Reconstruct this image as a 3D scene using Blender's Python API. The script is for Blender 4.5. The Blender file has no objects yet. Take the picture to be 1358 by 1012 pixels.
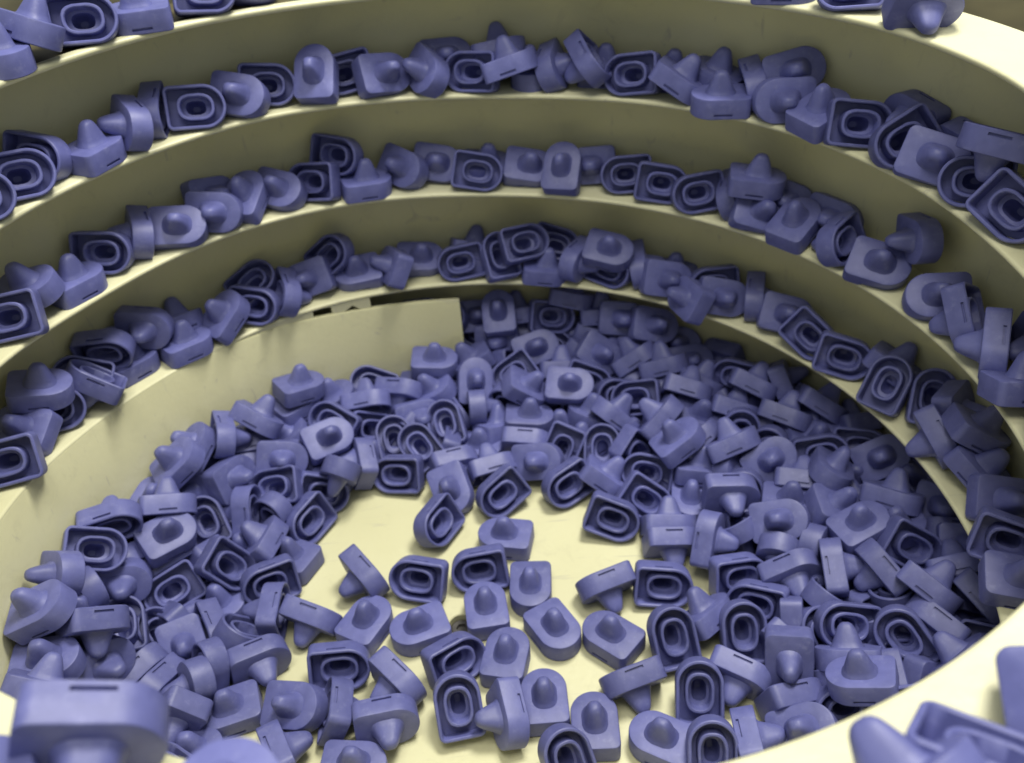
import bpy, bmesh, math, random
import numpy as np
from mathutils import Matrix, Vector

random.seed(7); rng = np.random.default_rng(11)
scene = bpy.context.scene
col = scene.collection
MM = 0.001

# ------------------------------------------------------------------ camera
CAM = np.array([9.941, -193.989, 266.241])            # millimetres, bowl axis at x = y = 0
FW = np.array([0.0, 0.78319, -0.62178])
RT = np.array([0.99708, -0.04748, -0.05980])
UP = np.array([0.07636, 0.61997, 0.78090])
FPX = 1274.94                                          # focal length in photograph pixels
cam_data = bpy.data.cameras.new('camera')
cam_data.sensor_width = 36.0
cam_data.lens = 36.0 * FPX / 1358.0
cam_data.clip_start = 0.005; cam_data.clip_end = 50.0
cam_data.dof.use_dof = True
cam_data.dof.focus_distance = 0.245
cam_data.dof.aperture_fstop = 20
cam = bpy.data.objects.new('camera', cam_data); col.objects.link(cam)
cam.matrix_world = Matrix(((RT[0], UP[0], -FW[0], CAM[0]*MM), (RT[1], UP[1], -FW[1], CAM[1]*MM),
                           (RT[2], UP[2], -FW[2], CAM[2]*MM), (0, 0, 0, 1)))
scene.camera = cam

# ------------------------------------------------------------------ world and lamps
world = bpy.data.worlds.new('World'); scene.world = world; world.use_nodes = True
bg = world.node_tree.nodes['Background']
bg.inputs['Color'].default_value = (0.90, 0.95, 1.0, 1); bg.inputs['Strength'].default_value = 0.39

def area_lamp(name, loc, target, size, size_y, power, colour):
    d = bpy.data.lights.new(name, 'AREA'); d.shape = 'RECTANGLE'; d.size = size; d.size_y = size_y
    d.energy = power; d.color = colour
    o = bpy.data.objects.new(name, d); col.objects.link(o)
    o.location = loc
    o.rotation_euler = (Vector(target) - Vector(loc)).to_track_quat('-Z', 'Y').to_euler()
    return o
area_lamp('ceiling_lamp', (0.19, 0.17, 0.80), (0.0, 0.0, 0.05), 0.22, 0.18, 5.9, (1.0, 0.97, 0.90))
area_lamp('ceiling_lamp', (-0.02, -0.16, 0.80), (0.0, 0.0, 0.05), 0.34, 0.28, 2.5, (1.0, 0.97, 0.90))

scene.view_settings.view_transform = 'Standard'
scene.view_settings.look = 'None'
scene.view_settings.exposure = 0.0
scene.view_settings.gamma = 1.0
scene.render.engine = 'CYCLES'

# ------------------------------------------------------------------ materials
def new_mat(name):
    m = bpy.data.materials.new(name); m.use_nodes = True
    nt = m.node_tree; return m, nt, nt.nodes['Principled BSDF']

def cream_material(name, c1, c2, rough, stain=0.35):
    m, nt, b = new_mat(name)
    tc = nt.nodes.new('ShaderNodeTexCoord')
    n1 = nt.nodes.new('ShaderNodeTexNoise'); n1.inputs['Scale'].default_value = 22; n1.inputs['Detail'].default_value = 5
    nt.links.new(tc.outputs['Object'], n1.inputs['Vector'])
    r1 = nt.nodes.new('ShaderNodeValToRGB')
    r1.color_ramp.elements[0].position = 0.30; r1.color_ramp.elements[0].color = (*c1, 1)
    r1.color_ramp.elements[1].position = 0.70; r1.color_ramp.elements[1].color = (*c2, 1)
    nt.links.new(n1.outputs['Fac'], r1.inputs['Fac'])
    # bluish-brown rub marks left by the parts
    n2 = nt.nodes.new('ShaderNodeTexNoise'); n2.inputs['Scale'].default_value = 75; n2.inputs['Detail'].default_value = 8
    n2.inputs['Roughness'].default_value = 0.7; n2.inputs['Distortion'].default_value = 1.2
    nt.links.new(tc.outputs['Object'], n2.inputs['Vector'])
    r2 = nt.nodes.new('ShaderNodeValToRGB')
    r2.color_ramp.elements[0].position = 0.56; r2.color_ramp.elements[0].color = (0, 0, 0, 1)
    r2.color_ramp.elements[1].position = 0.80; r2.color_ramp.elements[1].color = (stain, stain, stain, 1)
    nt.links.new(n2.outputs['Fac'], r2.inputs['Fac'])
    mx = nt.nodes.new('ShaderNodeMix'); mx.data_type = 'RGBA'
    nt.links.new(r2.outputs['Color'], mx.inputs['Factor'])
    nt.links.new(r1.outputs['Color'], mx.inputs['A'])
    mx.inputs['B'].default_value = (c1[0]*0.62, c1[1]*0.60, c1[2]*0.66, 1)
    mp = nt.nodes.new('ShaderNodeMapping'); mp.inputs['Rotation'].default_value = (0.3, 0.2, 0.6); mp.inputs['Scale'].default_value = (30, 420, 90)
    nt.links.new(tc.outputs['Object'], mp.inputs['Vector'])
    n4 = nt.nodes.new('ShaderNodeTexNoise'); n4.inputs['Scale'].default_value = 1.0; n4.inputs['Detail'].default_value = 4; n4.inputs['Distortion'].default_value = 0.6
    nt.links.new(mp.outputs['Vector'], n4.inputs['Vector'])
    r4 = nt.nodes.new('ShaderNodeValToRGB')
    r4.color_ramp.elements[0].position = 0.66; r4.color_ramp.elements[0].color = (0, 0, 0, 1)
    r4.color_ramp.elements[1].position = 0.74; r4.color_ramp.elements[1].color = (0.45, 0.45, 0.45, 1)
    nt.links.new(n4.outputs['Fac'], r4.inputs['Fac'])
    m4 = nt.nodes.new('ShaderNodeMix'); m4.data_type = 'RGBA'
    nt.links.new(r4.outputs['Color'], m4.inputs['Factor']); nt.links.new(mx.outputs['Result'], m4.inputs['A'])
    m4.inputs['B'].default_value = (0.40, 0.38, 0.32, 1)
    nt.links.new(m4.outputs['Result'], b.inputs['Base Color'])
    b.inputs['Roughness'].default_value = rough
    bp = nt.nodes.new('ShaderNodeBump'); bp.inputs['Strength'].default_value = 0.25; bp.inputs['Distance'].default_value = 0.0004
    n3 = nt.nodes.new('ShaderNodeTexNoise'); n3.inputs['Scale'].default_value = 420; n3.inputs['Detail'].default_value = 3
    nt.links.new(tc.outputs['Object'], n3.inputs['Vector'])
    nt.links.new(n3.outputs['Fac'], bp.inputs['Height']); nt.links.new(bp.outputs['Normal'], b.inputs['Normal'])
    return m

M_CREAM = cream_material('cream_polyurethane', (0.64, 0.62, 0.375), (0.71, 0.69, 0.43), 0.42)
M_EDGE = cream_material('cream_ledge', (0.67, 0.65, 0.40), (0.74, 0.72, 0.47), 0.38, 0.25)

def rubber_material():
    m, nt, b = new_mat('blue_rubber')
    oi = nt.nodes.new('ShaderNodeObjectInfo'); tc = nt.nodes.new('ShaderNodeTexCoord')
    n = nt.nodes.new('ShaderNodeTexNoise'); n.inputs['Scale'].default_value = 260; n.inputs['Detail'].default_value = 5
    nt.links.new(tc.outputs['Object'], n.inputs['Vector'])
    r = nt.nodes.new('ShaderNodeValToRGB')
    r.color_ramp.elements[0].position = 0.35; r.color_ramp.elements[0].color = (0.104, 0.114, 0.305, 1)
    r.color_ramp.elements[1].position = 0.70; r.color_ramp.elements[1].color = (0.130, 0.140, 0.360, 1)
    nt.links.new(n.outputs['Fac'], r.inputs['Fac'])
    h = nt.nodes.new('ShaderNodeHueSaturation')
    mr = nt.nodes.new('ShaderNodeMapRange'); mr.inputs['To Min'].default_value = 0.88; mr.inputs['To Max'].default_value = 1.12
    nt.links.new(oi.outputs['Random'], mr.inputs['Value']); nt.links.new(mr.outputs['Result'], h.inputs['Value'])
    nt.links.new(r.outputs['Color'], h.inputs['Color'])
    # pale scuffs and dust, different on every cap
    ad = nt.nodes.new('ShaderNodeVectorMath'); ad.operation = 'ADD'; nt.links.new(tc.outputs['Object'], ad.inputs[0])
    cb = nt.nodes.new('ShaderNodeCombineXYZ'); nt.links.new(oi.outputs['Random'], cb.inputs[0]); nt.links.new(oi.outputs['Random'], cb.inputs[2]); nt.links.new(cb.outputs[0], ad.inputs[1])
    n2 = nt.nodes.new('ShaderNodeTexNoise'); n2.inputs['Scale'].default_value = 330; n2.inputs['Detail'].default_value = 7; n2.inputs['Roughness'].default_value = 0.7
    nt.links.new(ad.outputs[0], n2.inputs['Vector'])
    r2 = nt.nodes.new('ShaderNodeValToRGB'); r2.color_ramp.elements[0].position = 0.55; r2.color_ramp.elements[1].position = 0.85
    r2.color_ramp.elements[0].color = (0, 0, 0, 1); r2.color_ramp.elements[1].color = (0.5, 0.5, 0.5, 1)
    nt.links.new(n2.outputs['Fac'], r2.inputs['Fac'])
    mx = nt.nodes.new('ShaderNodeMix'); mx.data_type = 'RGBA'; nt.links.new(r2.outputs['Color'], mx.inputs['Factor'])
    nt.links.new(h.outputs['Color'], mx.inputs['A']); mx.inputs['B'].default_value = (0.30, 0.31, 0.52, 1)
    nt.links.new(mx.outputs['Result'], b.inputs['Base Color'])
    b.inputs['Roughness'].default_value = 0.50
    b.inputs['Specular IOR Level'].default_value = 0.6
    bp = nt.nodes.new('ShaderNodeBump'); bp.inputs['Strength'].default_value = 0.2; bp.inputs['Distance'].default_value = 0.0002
    n3 = nt.nodes.new('ShaderNodeTexNoise'); n3.inputs['Scale'].default_value = 900; n3.inputs['Detail'].default_value = 2
    nt.links.new(tc.outputs['Object'], n3.inputs['Vector'])
    nt.links.new(n3.outputs['Fac'], bp.inputs['Height']); nt.links.new(bp.outputs['Normal'], b.inputs['Normal'])
    return m
M_RUBBER = rubber_material()

def plain(name, c1, c2, scale, rough):
    m, nt, b = new_mat(name)
    tc = nt.nodes.new('ShaderNodeTexCoord'); n = nt.nodes.new('ShaderNodeTexNoise')
    n.inputs['Scale'].default_value = scale; n.inputs['Detail'].default_value = 6
    nt.links.new(tc.outputs['Object'], n.inputs['Vector'])
    r = nt.nodes.new('ShaderNodeValToRGB')
    r.color_ramp.elements[0].position = 0.35; r.color_ramp.elements[0].color = (*c1, 1)
    r.color_ramp.elements[1].position = 0.65; r.color_ramp.elements[1].color = (*c2, 1)
    nt.links.new(n.outputs['Fac'], r.inputs['Fac']); nt.links.new(r.outputs['Color'], b.inputs['Base Color'])
    b.inputs['Roughness'].default_value = rough
    return m
M_GROUND = plain('olive_machine_bed', (0.06, 0.05, 0.015), (0.30, 0.25, 0.10), 5.0, 0.6)
M_DARK_STRIP = plain('added_dark_olive', (0.07, 0.06, 0.02), (0.11, 0.09, 0.035), 60.0, 0.7)  # dark tone for the strip added on the top flange
M_STEEL = plain('dark_steel', (0.05, 0.045, 0.04), (0.09, 0.085, 0.08), 200.0, 0.4)

# ------------------------------------------------------------------ helpers
def mesh_obj(name, verts, faces, mat, parent=None, sharp=35, scale=MM):
    me = bpy.data.meshes.new(name)
    me.from_pydata([(v[0]*scale, v[1]*scale, v[2]*scale) for v in verts], [], faces)
    bm = bmesh.new(); bm.from_mesh(me); bmesh.ops.recalc_face_normals(bm, faces=bm.faces); bm.to_mesh(me); bm.free()
    me.polygons.foreach_set('use_smooth', [True]*len(me.polygons))
    me.set_sharp_from_angle(angle=math.radians(sharp))
    me.materials.append(mat)
    o = bpy.data.objects.new(name, me); col.objects.link(o)
    if parent: o.parent = parent
    return o

def polar(r, deg, z):
    a = math.radians(deg)                       # 0 = away from the camera side, positive anticlockwise
    return (-r*math.sin(a), r*math.cos(a), z)

def sweep(name, degs, profile, mat, parent, closed_profile=True, caps=True, sharp=35):
    """profile(deg) -> list of (radius, z); swept round the bowl axis"""
    verts = []; faces = []
    n = len(profile(degs[0]))
    for d in degs:
        verts += [polar(r, d, z) for r, z in profile(d)]
    m = n if closed_profile else n-1
    for i in range(len(degs)-1):
        for j in range(m):
            a = i*n+j; b = i*n+(j+1) % n
            faces.append((a, b, b+n, a+n))
    if caps and closed_profile:
        faces.append(tuple(range(n))); faces.append(tuple((len(degs)-1)*n+j for j in range(n))[::-1])
    return mesh_obj(name, verts, faces, mat, parent, sharp)

# height of the inner edge of the spiral track against the running angle (degrees)
TK = [(-352, 1.5), (-330, 5), (-270, 17), (-190, 33), (-104, 43), (-82, 43.8), (-58, 46), (-33, 48.6), (-5, 51.5), (16, 54.6), (27, 56.6), (38, 57.0),
      (51, 58.6), (65, 61.8), (75, 65.2), (83, 68.2), (150, 80), (220, 88), (267, 88.5), (282, 88), (306, 88.6), (328, 89.6), (346, 91), (358, 92.2),
      (379, 97), (397, 99.8), (406, 100.6), (419, 101.2), (436, 105.5), (520, 116), (600, 124), (639, 127.5), (650, 129.5), (671, 130.8), (689, 131), (713, 131),
      (737, 135), (750, 137.3), (774, 138.8), (788, 140), (867, 143), (883, 143), (915, 143.5), (938, 146), (970, 157), (1001, 169.8), (1020, 170.3), (1042, 168.8), (1060, 168.8),
      (1094, 170.2), (1117, 173), (1140, 174.6), (1200, 181), (1560, 215)]
_ta = np.array([k[0] for k in TK], float); _tz = np.array([k[1] for k in TK], float)
_fine = np.arange(-352, 1561, 1.0); _z = np.interp(_fine, _ta, _tz)
_ker = np.hanning(23); _ker /= _ker.sum()
_zs = np.convolve(np.pad(_z, 11, mode='edge'), _ker, 'valid')
def track_z(deg): return np.interp(deg, _fine, _zs)

R_IN, R_WALL, R_OUT = 143.0, 165.5, 167.6
_ra = [788, 830, 865, 880, 895, 916, 924, 930, 940, 965, 1000]; _rr = [143, 134, 126.6, 124.4, 126, 130, 131.7, 133, 134.8, 140, 143]
_rs = np.convolve(np.pad(np.interp(_fine, _ra, _rr), 11, mode='edge'), _ker, 'valid')
def track_r(deg): return np.interp(deg, _fine, _rs)

# ------------------------------------------------------------------ setting
g = mesh_obj('ground', [(-3000, -3000, -150), (3000, -3000, -150), (3000, 3000, -150), (-3000, 3000, -150)], [(0, 1, 2, 3)], M_GROUND)
g['kind'] = 'structure'

# ------------------------------------------------------------------ the feeder bowl
bowl = bpy.data.objects.new('feeder_bowl', None); col.objects.link(bowl)
bowl['label'] = 'cream lined round parts feeder bowl with a spiral ledge climbing its inside wall'
bowl['category'] = 'feeder bowl'

# floor: a shallow disc with a bolt hole near the middle
HOLE = (-13.5, 11.3); HR = 4.2
NS = 96
verts = []; faces = []
rings = [(HR, -3.0), (HR, -0.35), (HR+0.35, 0.0)]
for r, z in rings:
    verts += [(HOLE[0]+r*math.cos(2*math.pi*i/NS), HOLE[1]+r*math.sin(2*math.pi*i/NS), z) for i in range(NS)]
for r in (40, 80, 120, 150, 166.6):
    verts += [(r*math.cos(2*math.pi*i/NS), r*math.sin(2*math.pi*i/NS), 0) for i in range(NS)]
nr = len(rings)+5
verts += [(166.6*math.cos(2*math.pi*i/NS), 166.6*math.sin(2*math.pi*i/NS), -6) for i in range(NS)]; nr += 1
for k in range(nr-1):
    for i in range(NS):
        j = (i+1) % NS; faces.append((k*NS+i, k*NS+j, (k+1)*NS+j, (k+1)*NS+i))
mesh_obj('bowl_floor', verts, faces, M_CREAM, bowl)
# the bolt down in the hole
verts = []; faces = []
for r, z in ((HR-0.25, -6), (HR-0.25, -2.6), (HR-0.9, -2.0)):
    verts += [(HOLE[0]+r*math.cos(2*math.pi*i/24), HOLE[1]+r*math.sin(2*math.pi*i/24), z) for i in range(24)]
for r, z in ((2.0, -2.0), (2.0, -3.4)):
    verts += [(HOLE[0]+r*math.cos(math.pi/3*round(i/4)), HOLE[1]+r*math.sin(math.pi/3*round(i/4)), z) for i in range(24)]
for k in range(4):
    for i in range(24):
        j = (i+1) % 24; faces.append((k*24+i, k*24+j, (k+1)*24+j, (k+1)*24+i))
faces.append(tuple(4*24+i for i in range(24)))
mesh_obj('centre_bolt', verts, faces, M_STEEL, bowl)

# outer wall, its top tucked under the flange
def wall_profile(d):
    dd = 805 + (d - 805) % 360
    zt = track_z(dd) - 2.3
    return [(R_WALL, -5.5), (R_WALL, zt), (R_WALL+1.6, zt), (R_WALL+1.6, -5.5)]
sweep('bowl_wall', list(np.arange(805, 1165.01, 2.0)), wall_profile, M_CREAM, bowl)

def ledge_profile(d, outer=R_WALL+0.8, drop=0.7, thick=2.0, width=None):
    z = float(track_z(d)); ri = float(track_r(d))
    if width: outer = ri + width
    return [(ri+0.9, z), (ri+0.30, z-0.22), (ri, z-0.85), (ri+0.2, z-1.5), (ri+0.9, z-thick),
            (outer, z-thick-drop), (outer, z-drop)]
sweep('track_ledge', list(np.arange(-352, 804.01, 1.5)), ledge_profile, M_EDGE, bowl, sharp=50)
def flange_profile(d): return ledge_profile(d, outer=R_OUT, drop=0.2, thick=2.2)
sweep('top_flange', list(np.linspace(803.9, 1090.3, 200)), flange_profile, M_EDGE, bowl, sharp=50)
def lip_profile(d): return ledge_profile(d, drop=0.0, thick=2.2, width=3.4)
sweep('flange_lip', list(np.linspace(1090.3, 1164, 60)), lip_profile, M_EDGE, bowl, sharp=50)
def dark_strip(d):  # added strip, coloured dark so this flange stretch stays dark under the lamps
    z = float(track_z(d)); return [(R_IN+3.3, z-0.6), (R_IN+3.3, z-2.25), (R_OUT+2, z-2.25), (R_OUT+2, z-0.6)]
sweep('added_dark_strip', list(np.linspace(1090.3, 1164, 60)), dark_strip, M_DARK_STRIP, bowl)

# liner panel under the inner edge of the lowest ledge, its end standing free over the pocket
LT = [(3.8, 44.3), (10, 45.8), (16.5, 47.5), (25, 50.5), (33, 53.6), (41, 55.6)]
def liner_top(d):
    if d > 41: return float(track_z(d)) - 0.9
    return float(np.interp(d, [a for a, b in LT], [b for a, b in LT]))
def liner_profile(d):
    zt = liner_top(d); ri = R_IN - 0.15
    return [(ri+0.3, zt), (ri, zt-0.5), (ri, 0.05), (ri+2.2, 0.05), (ri+2.2, zt-0.5), (ri+1.9, zt)]
sweep('liner_panel', [3.8, 4.2, 5.0] + list(np.arange(6, 250.1, 1.5)), liner_profile, M_CREAM, bowl, sharp=50)
# infill strips between liner top and ledge, with two small notches left open
def strip(d0, d1, z0a=None, z0b=None):
    ds = list(np.linspace(d0, d1, max(3, int((d1-d0)/0.7))))
    def prof(d):
        f = (d-d0)/(d1-d0); lo = liner_top(d)-0.35
        if z0a is not None:
            lo = max(lo, liner_top(d) + z0a + (z0b-z0a)*f)
        hi = float(track_z(d))-0.45
        hi = max(hi, lo+0.2)
        return [(R_IN+0.35, lo), (R_IN+0.35, hi), (R_IN+1.5, hi), (R_IN+1.5, lo)]
    sweep('infill_strip', ds, prof, M_EDGE, bowl)
strip(18.4, 20.1); strip(20.1, 21.4, 0.1, 2.6); strip(21.4, 22.8, 2.6, 0.1); strip(22.8, 24.8); strip(27.9, 42.0)
strip(24.8, 27.9, 3.6, 3.9)

# ------------------------------------------------------------------ the rubber cap (one design)
CL, CW, CH = 19.6, 14.3, 7.0
def d_radius(phi):
    """distance from the cap centre to its D-shaped outline (round end +x, square end -x with rounded corners)"""
    c, s = math.cos(phi), math.sin(phi); best = 0.0
    rc = 2.1; hw = CW/2; hl = CL/2; cx = hl - hw
    lo, hi = 0.0, 20.0
    def inside(t):
        x, y = t*c, t*s
        if abs(y) > hw: return False
        if x > cx: return (x-cx)**2 + y*y <= hw*hw
        if x < -hl: return False
        if x < -hl+rc and abs(y) > hw-rc: return (x+hl-rc)**2 + (abs(y)-hw+rc)**2 <= rc*rc
        return True
    for _ in range(40):
        m = (lo+hi)/2
        if inside(m): lo = m
        else: hi = m
    return lo
SLOT0, SLOT1 = -3.6, 2.4
angs = set()
hw = CW/2
for x in (SLOT0, SLOT1): angs.add(math.atan2(hw, x))
for i in range(13): angs.add(math.atan2(hw*math.cos(math.radians(90-7.5*i)) if i else 0.0, (CL/2-hw) + hw*math.sin(math.radians(90-7.5*i))) if i else 0.0)
for i in range(0, 6):
    a = math.radians(18*i); angs.add(math.atan2(hw-2.1+2.1*math.cos(a), -CL/2+2.1-2.1*math.sin(a)))
angs.add(math.atan2(2.4, -CL/2)); angs.add(math.atan2(hw, -6.0))
pos = sorted(a for a in angs if a > 1e-4)
ANG = [0.0] + pos + [math.pi] + [2*math.pi - a for a in reversed(pos)]
NP = len(ANG)
OUT = np.array([[d_radius(a)*math.cos(a), d_radius(a)*math.sin(a)] for a in ANG])
tn = np.roll(OUT, -1, 0) - np.roll(OUT, 1, 0); NRM = np.stack([tn[:, 1], -tn[:, 0]], 1); NRM /= np.linalg.norm(NRM, axis=1)[:, None]
def ring_d(off): return OUT - NRM*off
def ring_oval(ax, by, cx=0.0):
    """stadium outline at the same angles"""
    pts = []
    for a in ANG:
        c, s = math.cos(a), math.sin(a); e = 2.6
        t = (abs(c/ax)**e + abs(s/by)**e)**(-1/e); pts.append((cx+t*c, t*s))
    return np.array(pts)
slot_cols = []
for i in range(NP):
    j = (i+1) % NP
    for sgn in (1, -1):
        if abs(OUT[i][1]-sgn*hw) < 1e-3 and abs(OUT[j][1]-sgn*hw) < 1e-3 and min(OUT[i][0], OUT[j][0]) > SLOT0-0.01 and max(OUT[i][0], OUT[j][0]) < SLOT1+0.01:
            slot_cols.append(i)
Z0, Z1 = -CH/2, CH/2                                  # open rim, nipple plate
def loft(rows, skip=()):
    verts = []; faces = []
    for pts, z in rows: verts += [(p[0], p[1], z) for p in pts]
    for k in range(len(rows)-1):
        for i in range(NP):
            if (k, i) in skip: continue
            j = (i+1) % NP; faces.append((k*NP+i, k*NP+j, (k+1)*NP+j, (k+1)*NP+i))
    return verts, faces
rows = [(ring_oval(5.0, 3.7), Z1-1.4), (ring_d(1.15), Z1-1.4), (ring_d(1.10), Z0+0.35), (ring_d(0.80), Z0), (ring_d(0.32), Z0), (ring_d(0.0), Z0+0.32),
        (ring_d(0.0), Z0+1.15), (ring_d(0.0), Z0+2.0), (ring_d(0.0), Z1-0.55), (ring_d(0.16), Z1-0.16), (ring_d(0.55), Z1), (ring_oval(5.0, 3.7), Z1)]
skip = {(6, i) for i in slot_cols}
bv, bf = loft(rows, skip)
for i in slot_cols:                                   # the slot in each long side, sunk into the wall
    j = (i+1) % NP; a, b, c, d = 6*NP+i, 6*NP+j, 7*NP+j, 7*NP+i
    sgn = 1 if OUT[i][1] > 0 else -1; base = len(bv)
    for q in (a, b, c, d): bv.append((bv[q][0], bv[q][1]-sgn*0.75, bv[q][2]))
    bf.append((base, base+1, base+2, base+3))
    for q in range(4):
        e, f = (a, b, c, d)[q], (a, b, c, d)[(q+1) % 4]
        if {e, f} == {b, c} and ((i+1) % NP) in slot_cols: continue
        if {e, f} == {d, a} and ((i-1) % NP) in slot_cols: continue
        bf.append((e, f, base+(q+1) % 4, base+q))
# nipple: oval cone with a blunt tip
nrows = [(ring_oval(5.2, 4.1), Z1-0.3), (ring_oval(5.05, 4.0), Z1+0.1), (ring_oval(4.6, 3.6), Z1+0.5), (ring_oval(4.15, 3.25), Z1+1.6), (ring_oval(3.5, 2.8), Z1+3.3),
         (ring_oval(2.85, 2.35), Z1+4.9), (ring_oval(2.35, 1.95), Z1+6.0), (ring_oval(1.7, 1.45), Z1+6.8), (ring_oval(0.9, 0.8), Z1+7.2)]
nv, nf = loft(nrows); nf.append(tuple((len(nrows)-1)*NP+i for i in range(NP)))
# collar: oval tube standing inside the open side, its bore running up into the nipple
crows = [(ring_oval(6.1, 4.5), Z1-1.2), (ring_oval(6.0, 4.4), Z0+0.9), (ring_oval(5.75, 4.15), Z0+0.65), (ring_oval(5.25, 3.65), Z0+0.65), (ring_oval(5.0, 3.4), Z0+0.9),
         (ring_oval(4.6, 3.1), Z1-2.2), (ring_oval(3.3, 2.3), Z1-2.0), (ring_oval(2.7, 1.9), Z1+3.0), (ring_oval(1.2, 0.9), Z1+4.5)]
cv, cf = loft(crows); cf.append(tuple((len(crows)-1)*NP+i for i in range(NP)))

proto = bpy.data.objects.new('rubber_cap', None); col.objects.link(proto); proto.empty_display_size = 0.01
PB = mesh_obj('body', bv, bf, M_RUBBER, proto, 40)
PN = mesh_obj('nipple', nv, nf, M_RUBBER, proto, 55)
PC = mesh_obj('collar', cv, cf, M_RUBBER, proto, 40)

# ------------------------------------------------------------------ where every cap lies, read from the photograph
# x y pose angle...   pose: C open side outward, N nipple outward, T nipple up, S tipped on its side (nipple angle, roll, lean)
L4 = '''33 74 T -90;46 62 T -90;102 44 C 12;188 34 T 180;277 4 C 5;330 -8 N 0;1040 -14 S 80 0 0;1112 -2 S -100 0 -35;1212 16 S -65 180 10'''
L3 = '''5 266 C 20;34 240 C 20;66 214 C 10;118 220 T 20;172 176 S 200 90 0;203 163 S 205 90 0;257 150 C 10
318 138 N 0;362 120 C 0;421 115 N 90;462 106 C 180;513 107 N 0;553 104 S 180 90 10;601 60 N 0;636 97 C 190;662 74 t 0;674 104 S 90 0 0
703 106 T -90;728 92 S 0 90 0;774 98 S 230 90 10;806 98 T 0;848 107 C 180;886 98 t 0;906 116 S 60 0 0;948 108 T 180;946 134 T 180;996 120 S 0 90 0;1042 97 N 10
1035 142 N 180;1080 154 N 60;1128 170 C -10;1198 186 C 240;1197 142 S 255 0 10;1285 178 S 255 0 10;1243 212 N -10;1332 206 S 255 0 10;1285 243 C 170;1336 270 C -60'''
L2 = '''12 402 C 180;42 376 T 0;92 380 T 20;145 333 C 15;186 302 S 200 90 0;236 300 N 20;264 256 N 20;284 270 N 0;324 268 N 60;358 250 N 0
418 243 C 180;446 207 C 0;478 246 T 0;532 228 N 0;581 226 N 0;633 223 C 5;652 206 t 0;700 222 N 0;748 221 N 90;794 228 N 180;842 229 C 180;868 239 C -20;925 246 C 180
968 262 S 10 90 0;1000 248 t 0;1016 281 N 0;1046 258 N -15;1045 300 N 60;1093 314 S 200 90 0;1092 270 N -15;1216 312 S 210 90 0;1165 352 N -15
1244 404 N 160;1284 442 S 195 180 10;1311 452 S 195 180 10;1339 464 S 195 180 10;1346 502 S 120 0 0;1354 552 S 0 90 0'''
L1 = '''10 610 C 180;24 548 N 150;74 530 C 40;47 506 t 0;100 480 C 160;122 452 C 10;120 496 S 235 0 0;174 474 T 20;175 434 N 20;238 426 T 20;243 449 T 20;296 414 T 10;335 394 C 0;368 385 S 0 90 0;326 374 C 20
409 366 N 200;446 334 C 10;470 360 N 180;516 350 S 180 -90 0;562 348 N -20;626 348 C 175;634 328 t 0;666 346 C 90;682 324 C 10;716 349 N 0;742 325 C -10;768 351 S 0 90 0
795 344 t 0;802 366 C -20;842 360 S 0 90 0;876 363 N 0;888 350 t 0;912 387 S 180 -90 0;934 382 C 200;963 388 N -20;1009 386 S 0 90 0;1046 405 N -25;1066 442 C -60;1117 473 C -20
1173 517 C 60;1195 480 N -30;1228 528 C 80;1252 585 S 200 180 20;1279 541 S 30 0 0;1308 572 S 30 0 0;1292 606 S 30 0 0;1332 652 N 0;1337 712 C -10;1350 760 N 0'''
FR = '''122 972 S -92 180 36;-48 1066 T 0;318 1084 T 100;1212 1062 S 124 0 12;1314 1024 S -114 180 -24;1440 930 N 0'''
LEFT = '''396 507 T 10;386 532 T 10;376 566 T 10;436 514 T 0;428 541 C 150;486 499 C 165;514 516 S -80 180 10;580 484 T 0;475 540 S 100 0 -20;492 553 C 0;325 542 S 40 0 0;288 564 S 0 90 0;243 576 T 10;318 578 S 100 0 -20;312 598 S 100 0 -10
362 604 N 0;408 600 T 10;352 630 C 180;416 641 C -10;391 674 C 210;338 702 S 150 0 0;314 665 S 200 0 -20;273 676 C 100;228 606 S 140 0 0;205 653 S 100 0 -20;178 634 T 20;262 632 N 20;300 628 N 20;205 692 N 40;226 673 C 0
132 662 S 110 0 -20;98 707 C -20;50 728 S 180 90 0;150 698 C 30;150 731 S 130 0 0;148 768 N 30;90 756 S 200 90 -10;92 800 S -100 180 20;25 786 T 0;30 815 T 0;22 838 T 0;18 862 T 0;158 816 C 100;96 848 S 240 0 20;122 862 N 20
166 864 S -60 180 10;30 884 S 80 0 0;222 776 C 220;218 728 S -70 180 0;280 798 T -45;226 845 T -45;470 600 S 170 0 0;440 580 N 20;330 565 T 10;262 602 T 20;14 910 N 0'''
BACK = '''530 604 C 180;520 566 C 100;552 572 C 140;588 556 C 120;576 524 T 0;628 484 C -10;684 482 C 220;600 602 S -80 180 28;630 584 T 0;634 532 S 0 90 0;694 528 T 10;694 548 T 10;698 578 S -90 180 30;652 616 S 90 0 -20;664 652 C 240;745 556 T 0
758 502 N -20;778 486 C -10;725 468 N 0;818 511 C 160;851 519 C 180;790 540 S 60 180 10;816 546 S 60 180 10;756 590 C 240;814 588 C 90;842 576 C -30;868 610 C 170;752 634 C 240;798 628 S 50 0 0;815 680 C -30;864 640 C -40
905 518 S 70 0 0;880 538 S 70 0 0;930 552 T 0;868 568 S 140 0 0;906 578 S 140 0 0;932 592 S 140 0 0;600 640 N -80;716 600 N 0;660 560 T 20;560 545 N 0;640 508 N 90'''
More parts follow.
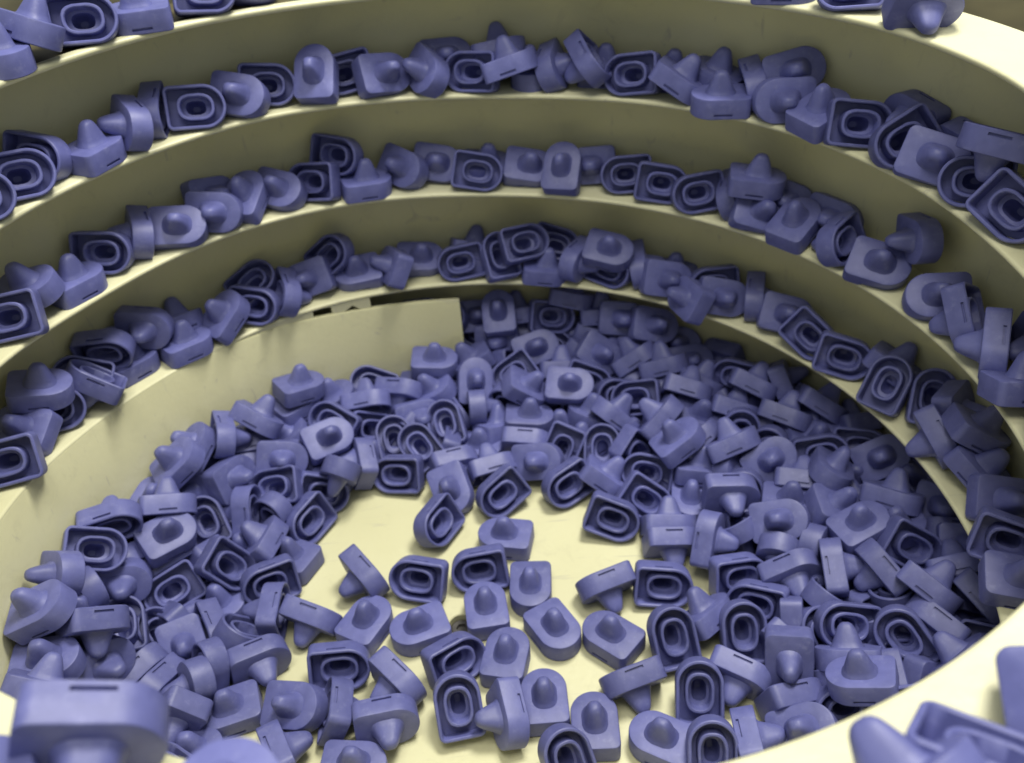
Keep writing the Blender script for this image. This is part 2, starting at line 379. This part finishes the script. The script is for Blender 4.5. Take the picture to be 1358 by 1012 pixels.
RIGHT = '''982 560 C 100;972 530 S 70 0 0;965 590 S 130 0 0;1028 582 C 100;1086 592 C 20;1045 548 S 70 0 0;1086 541 S 60 0 0;1138 583 C 0;1172 606 N 0;978 492 C 150;990 520 S 70 0 0;1093 628 T -60;926 646 T -90;942 615 T 0;990 633 C 80
1048 658 T 0;1066 633 S 80 0 0;985 661 S -90 180 10;962 704 S 10 180 0;885 684 S 100 0 -25;898 717 S -80 180 10;880 766 C 0;1040 706 C 185;990 758 C 10;1027 799 C 175;1086 718 S 0 90 0;1058 752 S -60 180 30;1121 755 S 0 180 0
1112 664 T 20;1150 692 T 20;1168 750 S 200 0 0;1188 671 S 60 0 0;1186 646 C 20;1246 672 N -20;1226 622 N -20;1217 718 C -20;1255 739 S 80 0 -10;1235 770 S 80 0 -10;1299 786 S 30 0 0;1207 828 C 110;1244 816 S 215 0 0
1272 862 S 130 0 0;1302 838 C 0;1134 821 C 165;1146 872 S 80 180 10;1164 898 S 80 180 10;1128 930 C 180;1196 915 C 180;1058 852 S -130 180 28;997 842 C 110;990 892 S -125 180 28;946 808 S 130 0 0;1275 722 N 0;1030 620 N 40;1060 690 N 0'''
FLOOR = '''928 920 C 100;896 840 C 110;838 901 S -62 0 8;880 974 T 170;952 992 C 90;1006 968 S 0 180 0;1058 952 N 20;810 846 T 150;803 773 S -60 0 8;735 836 T -50;700 782 T -85;645 808 T 90;670 870 T 70;724 930 T 95;788 966 T 100;752 1002 C 120
670 714 T 172;637 754 C 175;558 763 C 150;484 762 S 218 180 8;580 680 S 198 90 -20;486 826 T 40;557 838 T 190;350 810 S 170 0 5;414 818 S -120 180 8;331 872 S -75 180 35;292 948 T 190;388 930 S 200 90 30;444 934 S 10 180 -15
450 880 C 0;526 902 S 215 180 8;512 958 S -75 180 38;604 867 C 40;610 935 C 100;668 944 S 200 180 0;470 1012 N 0;366 990 S 20 180 0;245 985 T 0'''
POCK = '''633 396 N 0;650 388 N 90;690 396 S 90 0 0;726 397 C 0;757 396 S 70 0 0;642 426 C 150;668 438 N 0;706 422 S 90 0 0;762 420 N 0;792 434 S 70 0 0;732 447 C 20;780 452 S 60 0 0;832 424 N 0;862 410 N 0;856 444 S 75 0 0;838 470 S 130 0 0
890 440 N 0;880 468 S 70 0 0;910 462 N 0;926 492 S 60 0 0;804 470 N 0;744 472 S 80 0 0;828 402 N 0;792 406 S 90 0 0'''
CHAN = '''522 396 C 0;560 394 N 0;590 391 C 0'''

def unit(v): return v/np.linalg.norm(v)
def frame(px, py):
    v = unit(FW + RT*(px-679)/FPX - UP*(py-506)/FPX)
    r = unit(RT - v*(RT@v)); u = np.cross(r, v)
    return v, r, u
def hit_cyl(v, rad):
    a = v[0]**2+v[1]**2; b = 2*(CAM[0]*v[0]+CAM[1]*v[1]); c = CAM[0]**2+CAM[1]**2-rad*rad
    t = (-b+math.sqrt(max(b*b-4*a*c, 0)))/(2*a); return CAM+t*v
def deg_of(P): return math.degrees(math.atan2(-P[0], P[1]))
def heap_h(P, pose):
    r = math.hypot(P[0], P[1]); th = deg_of(P)
    base = {'T': 4.2, 'C': 7.5, 'N': 8.0, 'S': 7.0}[pose]
    s = min(max((r-82)/58.0, 0), 1); s = s*s*(3-2*s)
    return base + 17.0*s
class Cap: pass
caps = []
def read(txt, loc):
    for ent in txt.replace('\n', ';').split(';'):
        w = ent.split()
        if not w: continue
        c = Cap(); c.px, c.py, c.pose = float(w[0]), float(w[1]), w[2]; c.loc = loc; back = c.pose == 't'; c.pose = c.pose.upper()
        p = [float(q) for q in w[3:]]
        v, r, u = frame(c.px, c.py); c.v = v
        j = rng.normal(0, 1, 3)
        g = math.radians(p[0]); d = math.cos(g)*r + math.sin(g)*u
        if c.pose in 'CN':
            n = v if c.pose == 'C' else -v
            n = unit(n + 0.10*j + np.array([0, 0, -0.15 if c.pose == 'C' else 0.1])*(1 if loc[0] == 'L' and loc != 'LEFT' else 0.3))
            uu = d
        elif c.pose == 'T':
            n = unit(np.array([0, 0, 1.0]) + 0.05*j)
            el = max(0.25, -v[2])
            Rh = unit(np.array([r[0], r[1], 0])); Fh = unit(np.array([v[0], v[1], 0]))
            uu = math.cos(g)*Rh + math.sin(g)/el*Fh
        else:
            b = math.radians(p[2]); n = unit(math.cos(b)*d - math.sin(b)*v + 0.07*j)
            e1 = math.cos(g-math.pi/2)*r + math.sin(g-math.pi/2)*u
            q = math.radians(p[1]); uu = math.cos(q)*e1 - math.sin(q)*v
        uu = unit(uu - n*(uu@n)); c.R = np.stack([uu, np.cross(n, uu), n], 1)
        if loc in ('L1', 'L2', 'L3', 'L4'):
            P = hit_cyl(v, 153.5 if loc != 'L4' else 153.0)
            k = int(loc[1]); Th = deg_of(P)+360*(k-1); zl = float(track_z(Th))
            c.turn = k-1
            c.behind = P[2] > zl + 13 or back
            if c.behind: P = hit_cyl(v, 160.0)
            if P[2] < zl + 4: P = hit_cyl(v, 150.0)
            c.X = P
        elif loc == 'FR':
            zt = 143+8.5 if c.px < 600 else 143.5+8.5
            t = (zt-CAM[2])/v[2]; c.X = CAM+t*v; c.turn = 2
        else:
            t = (4-CAM[2])/v[2]; P = CAM+t*v
            for _ in range(40):
                h = heap_h(P, c.pose); t2 = (h-CAM[2])/v[2]; P = CAM + (0.5*t2+0.5*((P-CAM)@v))*v
            if loc == 'CHAN': P = hit_cyl(v, 154.0)
            if math.hypot(P[0], P[1]) > 158: P = hit_cyl(v, 156.0)
            c.X = P; c.turn = -1
            c.chan = loc in ('POCK', 'BACK') and 612 < c.px < 662 and c.py < 500
        caps.append(c)
for txt, loc in ((L1, 'L1'), (L2, 'L2'), (L3, 'L3'), (L4, 'L4'), (FR, 'FR'), (FLOOR, 'FLOOR'), (LEFT, 'LEFT'), (BACK, 'BACK'), (RIGHT, 'RIGHT'), (POCK, 'POCK'), (CHAN, 'CHAN')):
    read(txt, loc)
n_seen = len(caps)
# caps buried lower down in the heap that carry the visible ones
tries = 0
while len(caps) < n_seen + 250 and tries < 9000:
    tries += 1
    th = rng.uniform(-120, 125) if tries % 3 else rng.uniform(25, 115); r = rng.uniform(100, 160)
    if th > 2 and r > 134: continue
    if abs(th) > 115 and r < 120: continue
    z = rng.uniform(5, 9 + 10*min(max((r-95)/45, 0), 1))
    P = np.array([*polar(r, th, z)])
    if any(np.linalg.norm(P-c.X) < 8.2 for c in caps if c.turn == -1): continue
    q = rng.normal(0, 1, 4); q /= np.linalg.norm(q); w, x, y, zq = q
    c = Cap(); c.px = c.py = None; c.pose = 'S'; c.loc = 'FILL'; c.turn = -1; c.v = None
    c.R = np.array([[1-2*(y*y+zq*zq), 2*(x*y-zq*w), 2*(x*zq+y*w)], [2*(x*y+zq*w), 1-2*(x*x+zq*zq), 2*(y*zq-x*w)], [2*(x*zq-y*w), 2*(y*zq+x*w), 1-2*(x*x+y*y)]])
    c.X = P; caps.append(c)

for k in range(9):
    c = Cap(); c.px = c.py = None; c.pose = 'T'; c.loc = 'FILL'; c.chan = True; c.turn = -1; c.v = None
    a = rng.uniform(0, 6.28); c.R = np.array([[math.cos(a), -math.sin(a), 0], [math.sin(a), math.cos(a), 0], [0, 0, 1.0]])
    c.X = np.array(polar(154, 3+7.5*(k % 3), 7+11*(k//3))); caps.append(c)
# ---- let the caps push each other apart and settle on what carries them
SPH = np.array([(-6.6, 3.8, 0, 3.5), (-6.6, -3.8, 0, 3.5), (-8.1, 5.3, 2.0, 1.9), (-8.1, -5.3, 2.0, 1.9), (-8.1, 5.3, -2.0, 1.9), (-8.1, -5.3, -2.0, 1.9),
                (-2.0, 3.5, 0, 3.8), (-2.0, -3.5, 0, 3.8), (2.5, 3.4, 0, 3.8), (2.5, -3.4, 0, 3.8), (6.2, 1.6, 0, 3.7), (6.2, -1.6, 0, 3.7),
                (0, 0, 6.0, 3.5), (0, 0, 10.4, 2.3)])
S0 = SPH[:, :3]; SR = SPH[:, 3]; K = len(SPH)
N = len(caps)
X = np.array([c.X for c in caps]); XA = X.copy(); Rm = np.array([c.R for c in caps])
turn = np.array([c.turn for c in caps]); fr = np.array([c.loc == 'FR' for c in caps]); l4 = np.array([c.loc == 'L4' for c in caps])
fill = np.array([c.loc == 'FILL' for c in caps])
chan = np.array([c.loc == 'CHAN' or getattr(c, 'chan', False) for c in caps])
V = np.array([c.v if c.v is not None else (0, 0, 0) for c in caps])
mass = np.array([0.35 if c.loc == 'FILL' or getattr(c, 'behind', False) else 2.0 if c.pose == 'C' else 1.0 for c in caps])
SUMR = SR[:, None] + SR[None, :]
ITER = 150
R0 = Rm.copy(); still = fr.copy()
lg = (turn >= 0) & ~fr
for it in range(ITER):
    lev = np.einsum('nij,kj->nki', Rm, S0); P = X[:, None, :] + lev
    corr = np.zeros((N, K, 3)); cnt = np.zeros((N, K))
    if it % 5 == 0:
        D = np.linalg.norm(X[:, None]-X[None], axis=2); I, J = np.where(np.triu(D < 30.0, 1))
    d = P[I][:, :, None, :] - P[J][:, None, :, :]
    L = np.sqrt((d*d).sum(-1)) + 1e-6; ov = SUMR[None] - L
    m = ov > 0; ovm = np.where(m, ov, 0)
    push = d/L[..., None]*ovm[..., None]; wi = (mass[J]/(mass[I]+mass[J]))[:, None, None]
    np.add.at(corr, I, push.sum(2)*wi); np.add.at(cnt, I, m.sum(2))
    np.add.at(corr, J, -push.sum(1)*(1-wi)); np.add.at(cnt, J, m.sum(1))
    # floor, ledges, walls
    rr = np.hypot(P[..., 0], P[..., 1]); th = np.degrees(np.arctan2(-P[..., 0], P[..., 1]))
    ref = np.degrees(np.arctan2(-X[:, 0], X[:, 1]))[:, None]; th = ref + (th-ref+180) % 360 - 180
    onl = (turn >= 0)[:, None]
    Th = np.where(fr[:, None], np.where(th < 0, th+1080, th+720), th + 360*np.maximum(turn, 0)[:, None])
    zl = track_z(Th)
    low = np.where(onl, np.where(rr > track_r(Th) - 2.0, zl - 0.5, -50), 0.0)
    pen = low + SR - P[..., 2]; mm = (pen > 0) & (pen < 12)
    corr[..., 2] += np.where(mm, pen, 0); cnt += mm
    rmax = np.where(fr[:, None] | l4[:, None], 172.5, R_WALL-0.3)
    lin = (~onl) & (th > 1.5) & ~chan[:, None]
    rmax = np.where(lin, R_IN-0.5, rmax)
    pen = rr + SR - rmax; mm = pen > 0
    rad = np.stack([P[..., 0]/rr, P[..., 1]/rr, 0*rr], -1)
    corr -= rad*np.where(mm, pen, 0)[..., None]; cnt += mm
    top = np.where(onl, track_z(Th+360), track_z(th)) - 3.0
    mm = (rr > R_IN-1) & (P[..., 2] + SR > top) & ~(fr | l4)[:, None] & ~lin
    mm &= (P[..., 2] + SR - top < 10)
    corr[..., 2] -= np.where(mm, P[..., 2]+SR-top, 0); cnt += mm
    mm = chan[:, None] & (rr - SR < R_IN+2.2) & (th > 1)
    corr += rad*np.where(mm, R_IN+2.2-(rr-SR), 0)[..., None]; cnt += mm
    # keep ledge caps from sliding off the inner edge
    rx = np.hypot(X[:, 0], X[:, 1]); inn = (turn >= 0) & ~fr & (rx < 149.0)
    w = np.maximum(cnt, 1)[..., None]
    hits = (cnt > 0).sum(1)
    nh = np.maximum(hits, 1)[:, None]
    cc = corr/np.sqrt(w)
    dx = cc.sum(1)/nh**0.75
    tq = np.cross(lev, cc).sum(1)/nh**0.75/55.0
    ang = np.linalg.norm(tq, axis=1); lim = np.minimum(ang, 0.06); ax = tq/np.maximum(ang, 1e-9)[:, None]
    dx[still] = 0; ang[still] = 0
    X = X + np.clip(dx, -2.0, 2.0)*0.8
    X[inn] += (X[inn]*np.array([1, 1, 0]))/rx[inn][:, None]*0.2
    for i in np.where(ang > 1e-5)[0]:
        Rm[i] = np.array(Matrix.Rotation(lim[i]*0.8, 3, Vector(ax[i]))) @ Rm[i]
    if it < ITER-48:
        dA = XA - X; perp = dA - V*(dA*V).sum(1)[:, None]
        X = X + np.where(fill[:, None], 0, np.where(lg, 0.16, 0.12)[:, None]*perp)
        X[:, 2] -= np.where(still, 0, 0.18)
        Rm = Rm + np.where(fill, 0, 0.10)[:, None, None]*(R0-Rm)
        U_, _, W_ = np.linalg.svd(Rm); Rm = U_ @ W_
    else:
        X[:, 2] -= np.where(still, 0, 0.28 if it < ITER-12 else 0.04)

# ------------------------------------------------------------------ labels
SPECIAL = {0: 'big blue rubber cap showing its side slot, nipple down on the near rim', 1: 'blue rubber cap beside the slotted nipple-down cap, half out over the near rim',
           2: 'blue rubber cap on the near rim with its cone nipple pointing up',
           3: 'blue rubber cap on the near rim, blunt nipple leaning over the bowl', 4: 'blue rubber cap lying hollow side up on the near rim, slot showing',
           5: 'blue rubber cap next to the hollow-side-up cap on the near rim'}
GROUP = {'L1': 'caps riding the lowest ledge', 'L2': 'caps riding the second ledge', 'L3': 'caps riding the third ledge', 'L4': 'caps on the top flange', 'FR': 'caps on the near rim',
         'FLOOR': 'caps scattered on the open floor', 'LEFT': 'caps heaped on the bowl floor', 'BACK': 'caps heaped on the bowl floor', 'RIGHT': 'caps heaped on the bowl floor',
         'POCK': 'caps in the shaded pocket', 'CHAN': 'caps behind the liner panel'}
def ordinal(n):
    return '%d%s' % (n, 'th' if 10 <= n % 100 <= 20 else {1: 'st', 2: 'nd', 3: 'rd'}.get(n % 10, 'th'))
def pose_words(i):
    n = Rm[i][:, 2]; rad = np.array([X[i, 0], X[i, 1], 0]); rad = rad/np.linalg.norm(rad)
    if n[2] > 0.72: return 'nipple pointing up'
    if n[2] < -0.72: return 'hollow side up'
    if n @ rad < -0.55: return 'nipple pointing inwards'
    if n @ rad > 0.55: return 'hollow side inwards'
    return 'lying on edge'
# how much of every cap the camera sees (sphere splats on a coarse grid); the least visible ones are not kept as single things
GW, GH = 452, 337; zb = np.full((GH, GW), 1e9); idb = np.full((GH, GW), -1)
lev = np.einsum('nij,kj->nki', Rm, S0); P = X[:, None, :] + lev
rel = P - CAM; dz = rel @ FW; sx = (679 + FPX*(rel @ RT)/dz)/3; sy = (506 - FPX*(rel @ UP)/dz)/3; sr = FPX*SR[None]/dz/3
for i in range(N):
    for k in range(K):
        x0, x1 = int(max(sx[i, k]-sr[i, k], 0)), int(min(sx[i, k]+sr[i, k]+1, GW-1)); y0, y1 = int(max(sy[i, k]-sr[i, k], 0)), int(min(sy[i, k]+sr[i, k]+1, GH-1))
        if x1 <= x0 or y1 <= y0: continue
        yy, xx = np.mgrid[y0:y1+1, x0:x1+1]
        mk = ((xx-sx[i, k])**2 + (yy-sy[i, k])**2 < sr[i, k]**2) & (dz[i, k] < zb[y0:y1+1, x0:x1+1])
        zb[y0:y1+1, x0:x1+1][mk] = dz[i, k]; idb[y0:y1+1, x0:x1+1][mk] = i
seen = np.bincount(idb[idb >= 0].ravel(), minlength=N).astype(float)
seen[fill] = -1; seen[fr] = 1e6
single = np.zeros(N, bool); single[np.argsort(-seen)[:330]] = True; single[0] = True; single &= ~fill
LABEL = {}
thd = np.degrees(np.arctan2(-X[:, 0], X[:, 1])); rxy = np.hypot(X[:, 0], X[:, 1])
for loc, nm in (('L1', 'lowest ledge'), ('L2', 'second ledge'), ('L3', 'third ledge'), ('L4', 'top flange')):
    for up, word in ((True, 'uphill'), (False, 'downhill')):
        ids = [i for i in range(N) if single[i] and caps[i].loc == loc and (thd[i] > 4) == up]
        for q, i in enumerate(sorted(ids, key=lambda i: abs(thd[i]-4))):
            LABEL[i] = "blue rubber cap, %s, %s %s of the liner's end, %s" % (pose_words(i), ordinal(q+1), word, nm)
ids = [i for i in range(N) if single[i] and caps[i].loc == 'FLOOR']
for q, i in enumerate(sorted(ids, key=lambda i: math.hypot(X[i, 0]-HOLE[0], X[i, 1]-HOLE[1]))):
    LABEL[i] = 'blue rubber cap, %s, %s nearest to the bolt hole on the open floor' % (pose_words(i), ordinal(q+1))
classes = {}
for i in range(N):
    if not single[i] or caps[i].loc not in ('LEFT', 'BACK', 'RIGHT', 'POCK', 'CHAN'): continue
    if caps[i].loc == 'CHAN': zone = 'behind the liner panel'
    elif caps[i].loc == 'POCK': zone = 'in the shaded pocket'
    elif thd[i] > 4: zone = "by the liner, heap's " + ('inner edge' if rxy[i] < 100 else 'middle' if rxy[i] < 122 else 'outer edge')
    else: zone = "opposite the liner, heap's " + ('inner edge' if rxy[i] < 105 else 'middle' if rxy[i] < 132 else 'outer edge')
    classes.setdefault((zone, pose_words(i)), []).append(i)
for (zone, pw), ids in classes.items():
    for q, i in enumerate(sorted(ids, key=lambda i: abs(thd[i]-4))):
        LABEL[i] = 'blue cap, %s, %s from the liner end %s' % (pw, ordinal(q+1), zone)
counter = {}
# ------------------------------------------------------------------ build the caps
FILLV = []; FILLF = []
low_rows = [0, 1, 3, 5, 8, 10, 11]
for i, c in enumerate(caps):
    R = Rm[i]; u, s, vt = np.linalg.svd(R); R = u@vt
    M = Matrix(((R[0, 0], R[0, 1], R[0, 2], X[i, 0]*MM), (R[1, 0], R[1, 1], R[1, 2], X[i, 1]*MM), (R[2, 0], R[2, 1], R[2, 2], X[i, 2]*MM), (0, 0, 0, 1)))
    if not single[i]:
        for vs, fs in ((bv, bf), (nv, nf), (cv, cf)):
            b0 = len(FILLV); A = np.array(vs)@R.T + X[i]
            FILLV += A.tolist(); FILLF += [tuple(b0+q for q in f) for f in fs]
        continue
    if i == 0: root = proto
    else:
        root = proto.copy(); col.objects.link(root)
        for part in (PB, PN, PC):
            q = part.copy(); col.objects.link(q); q.parent = root
    root.matrix_world = M
    k = counter.get(c.loc, 0); counter[c.loc] = k+1
    root['category'] = 'rubber cap'
    root['group'] = GROUP[c.loc]
    root['label'] = SPECIAL[k] if c.loc == 'FR' else LABEL[i]
if FILLV:
    o = mesh_obj('buried_rubber_caps', FILLV, FILLF, M_RUBBER, None, 40)
    o['kind'] = 'stuff'; o['label'] = 'blue rubber caps lying deeper down in the heap'; o['category'] = 'rubber caps'
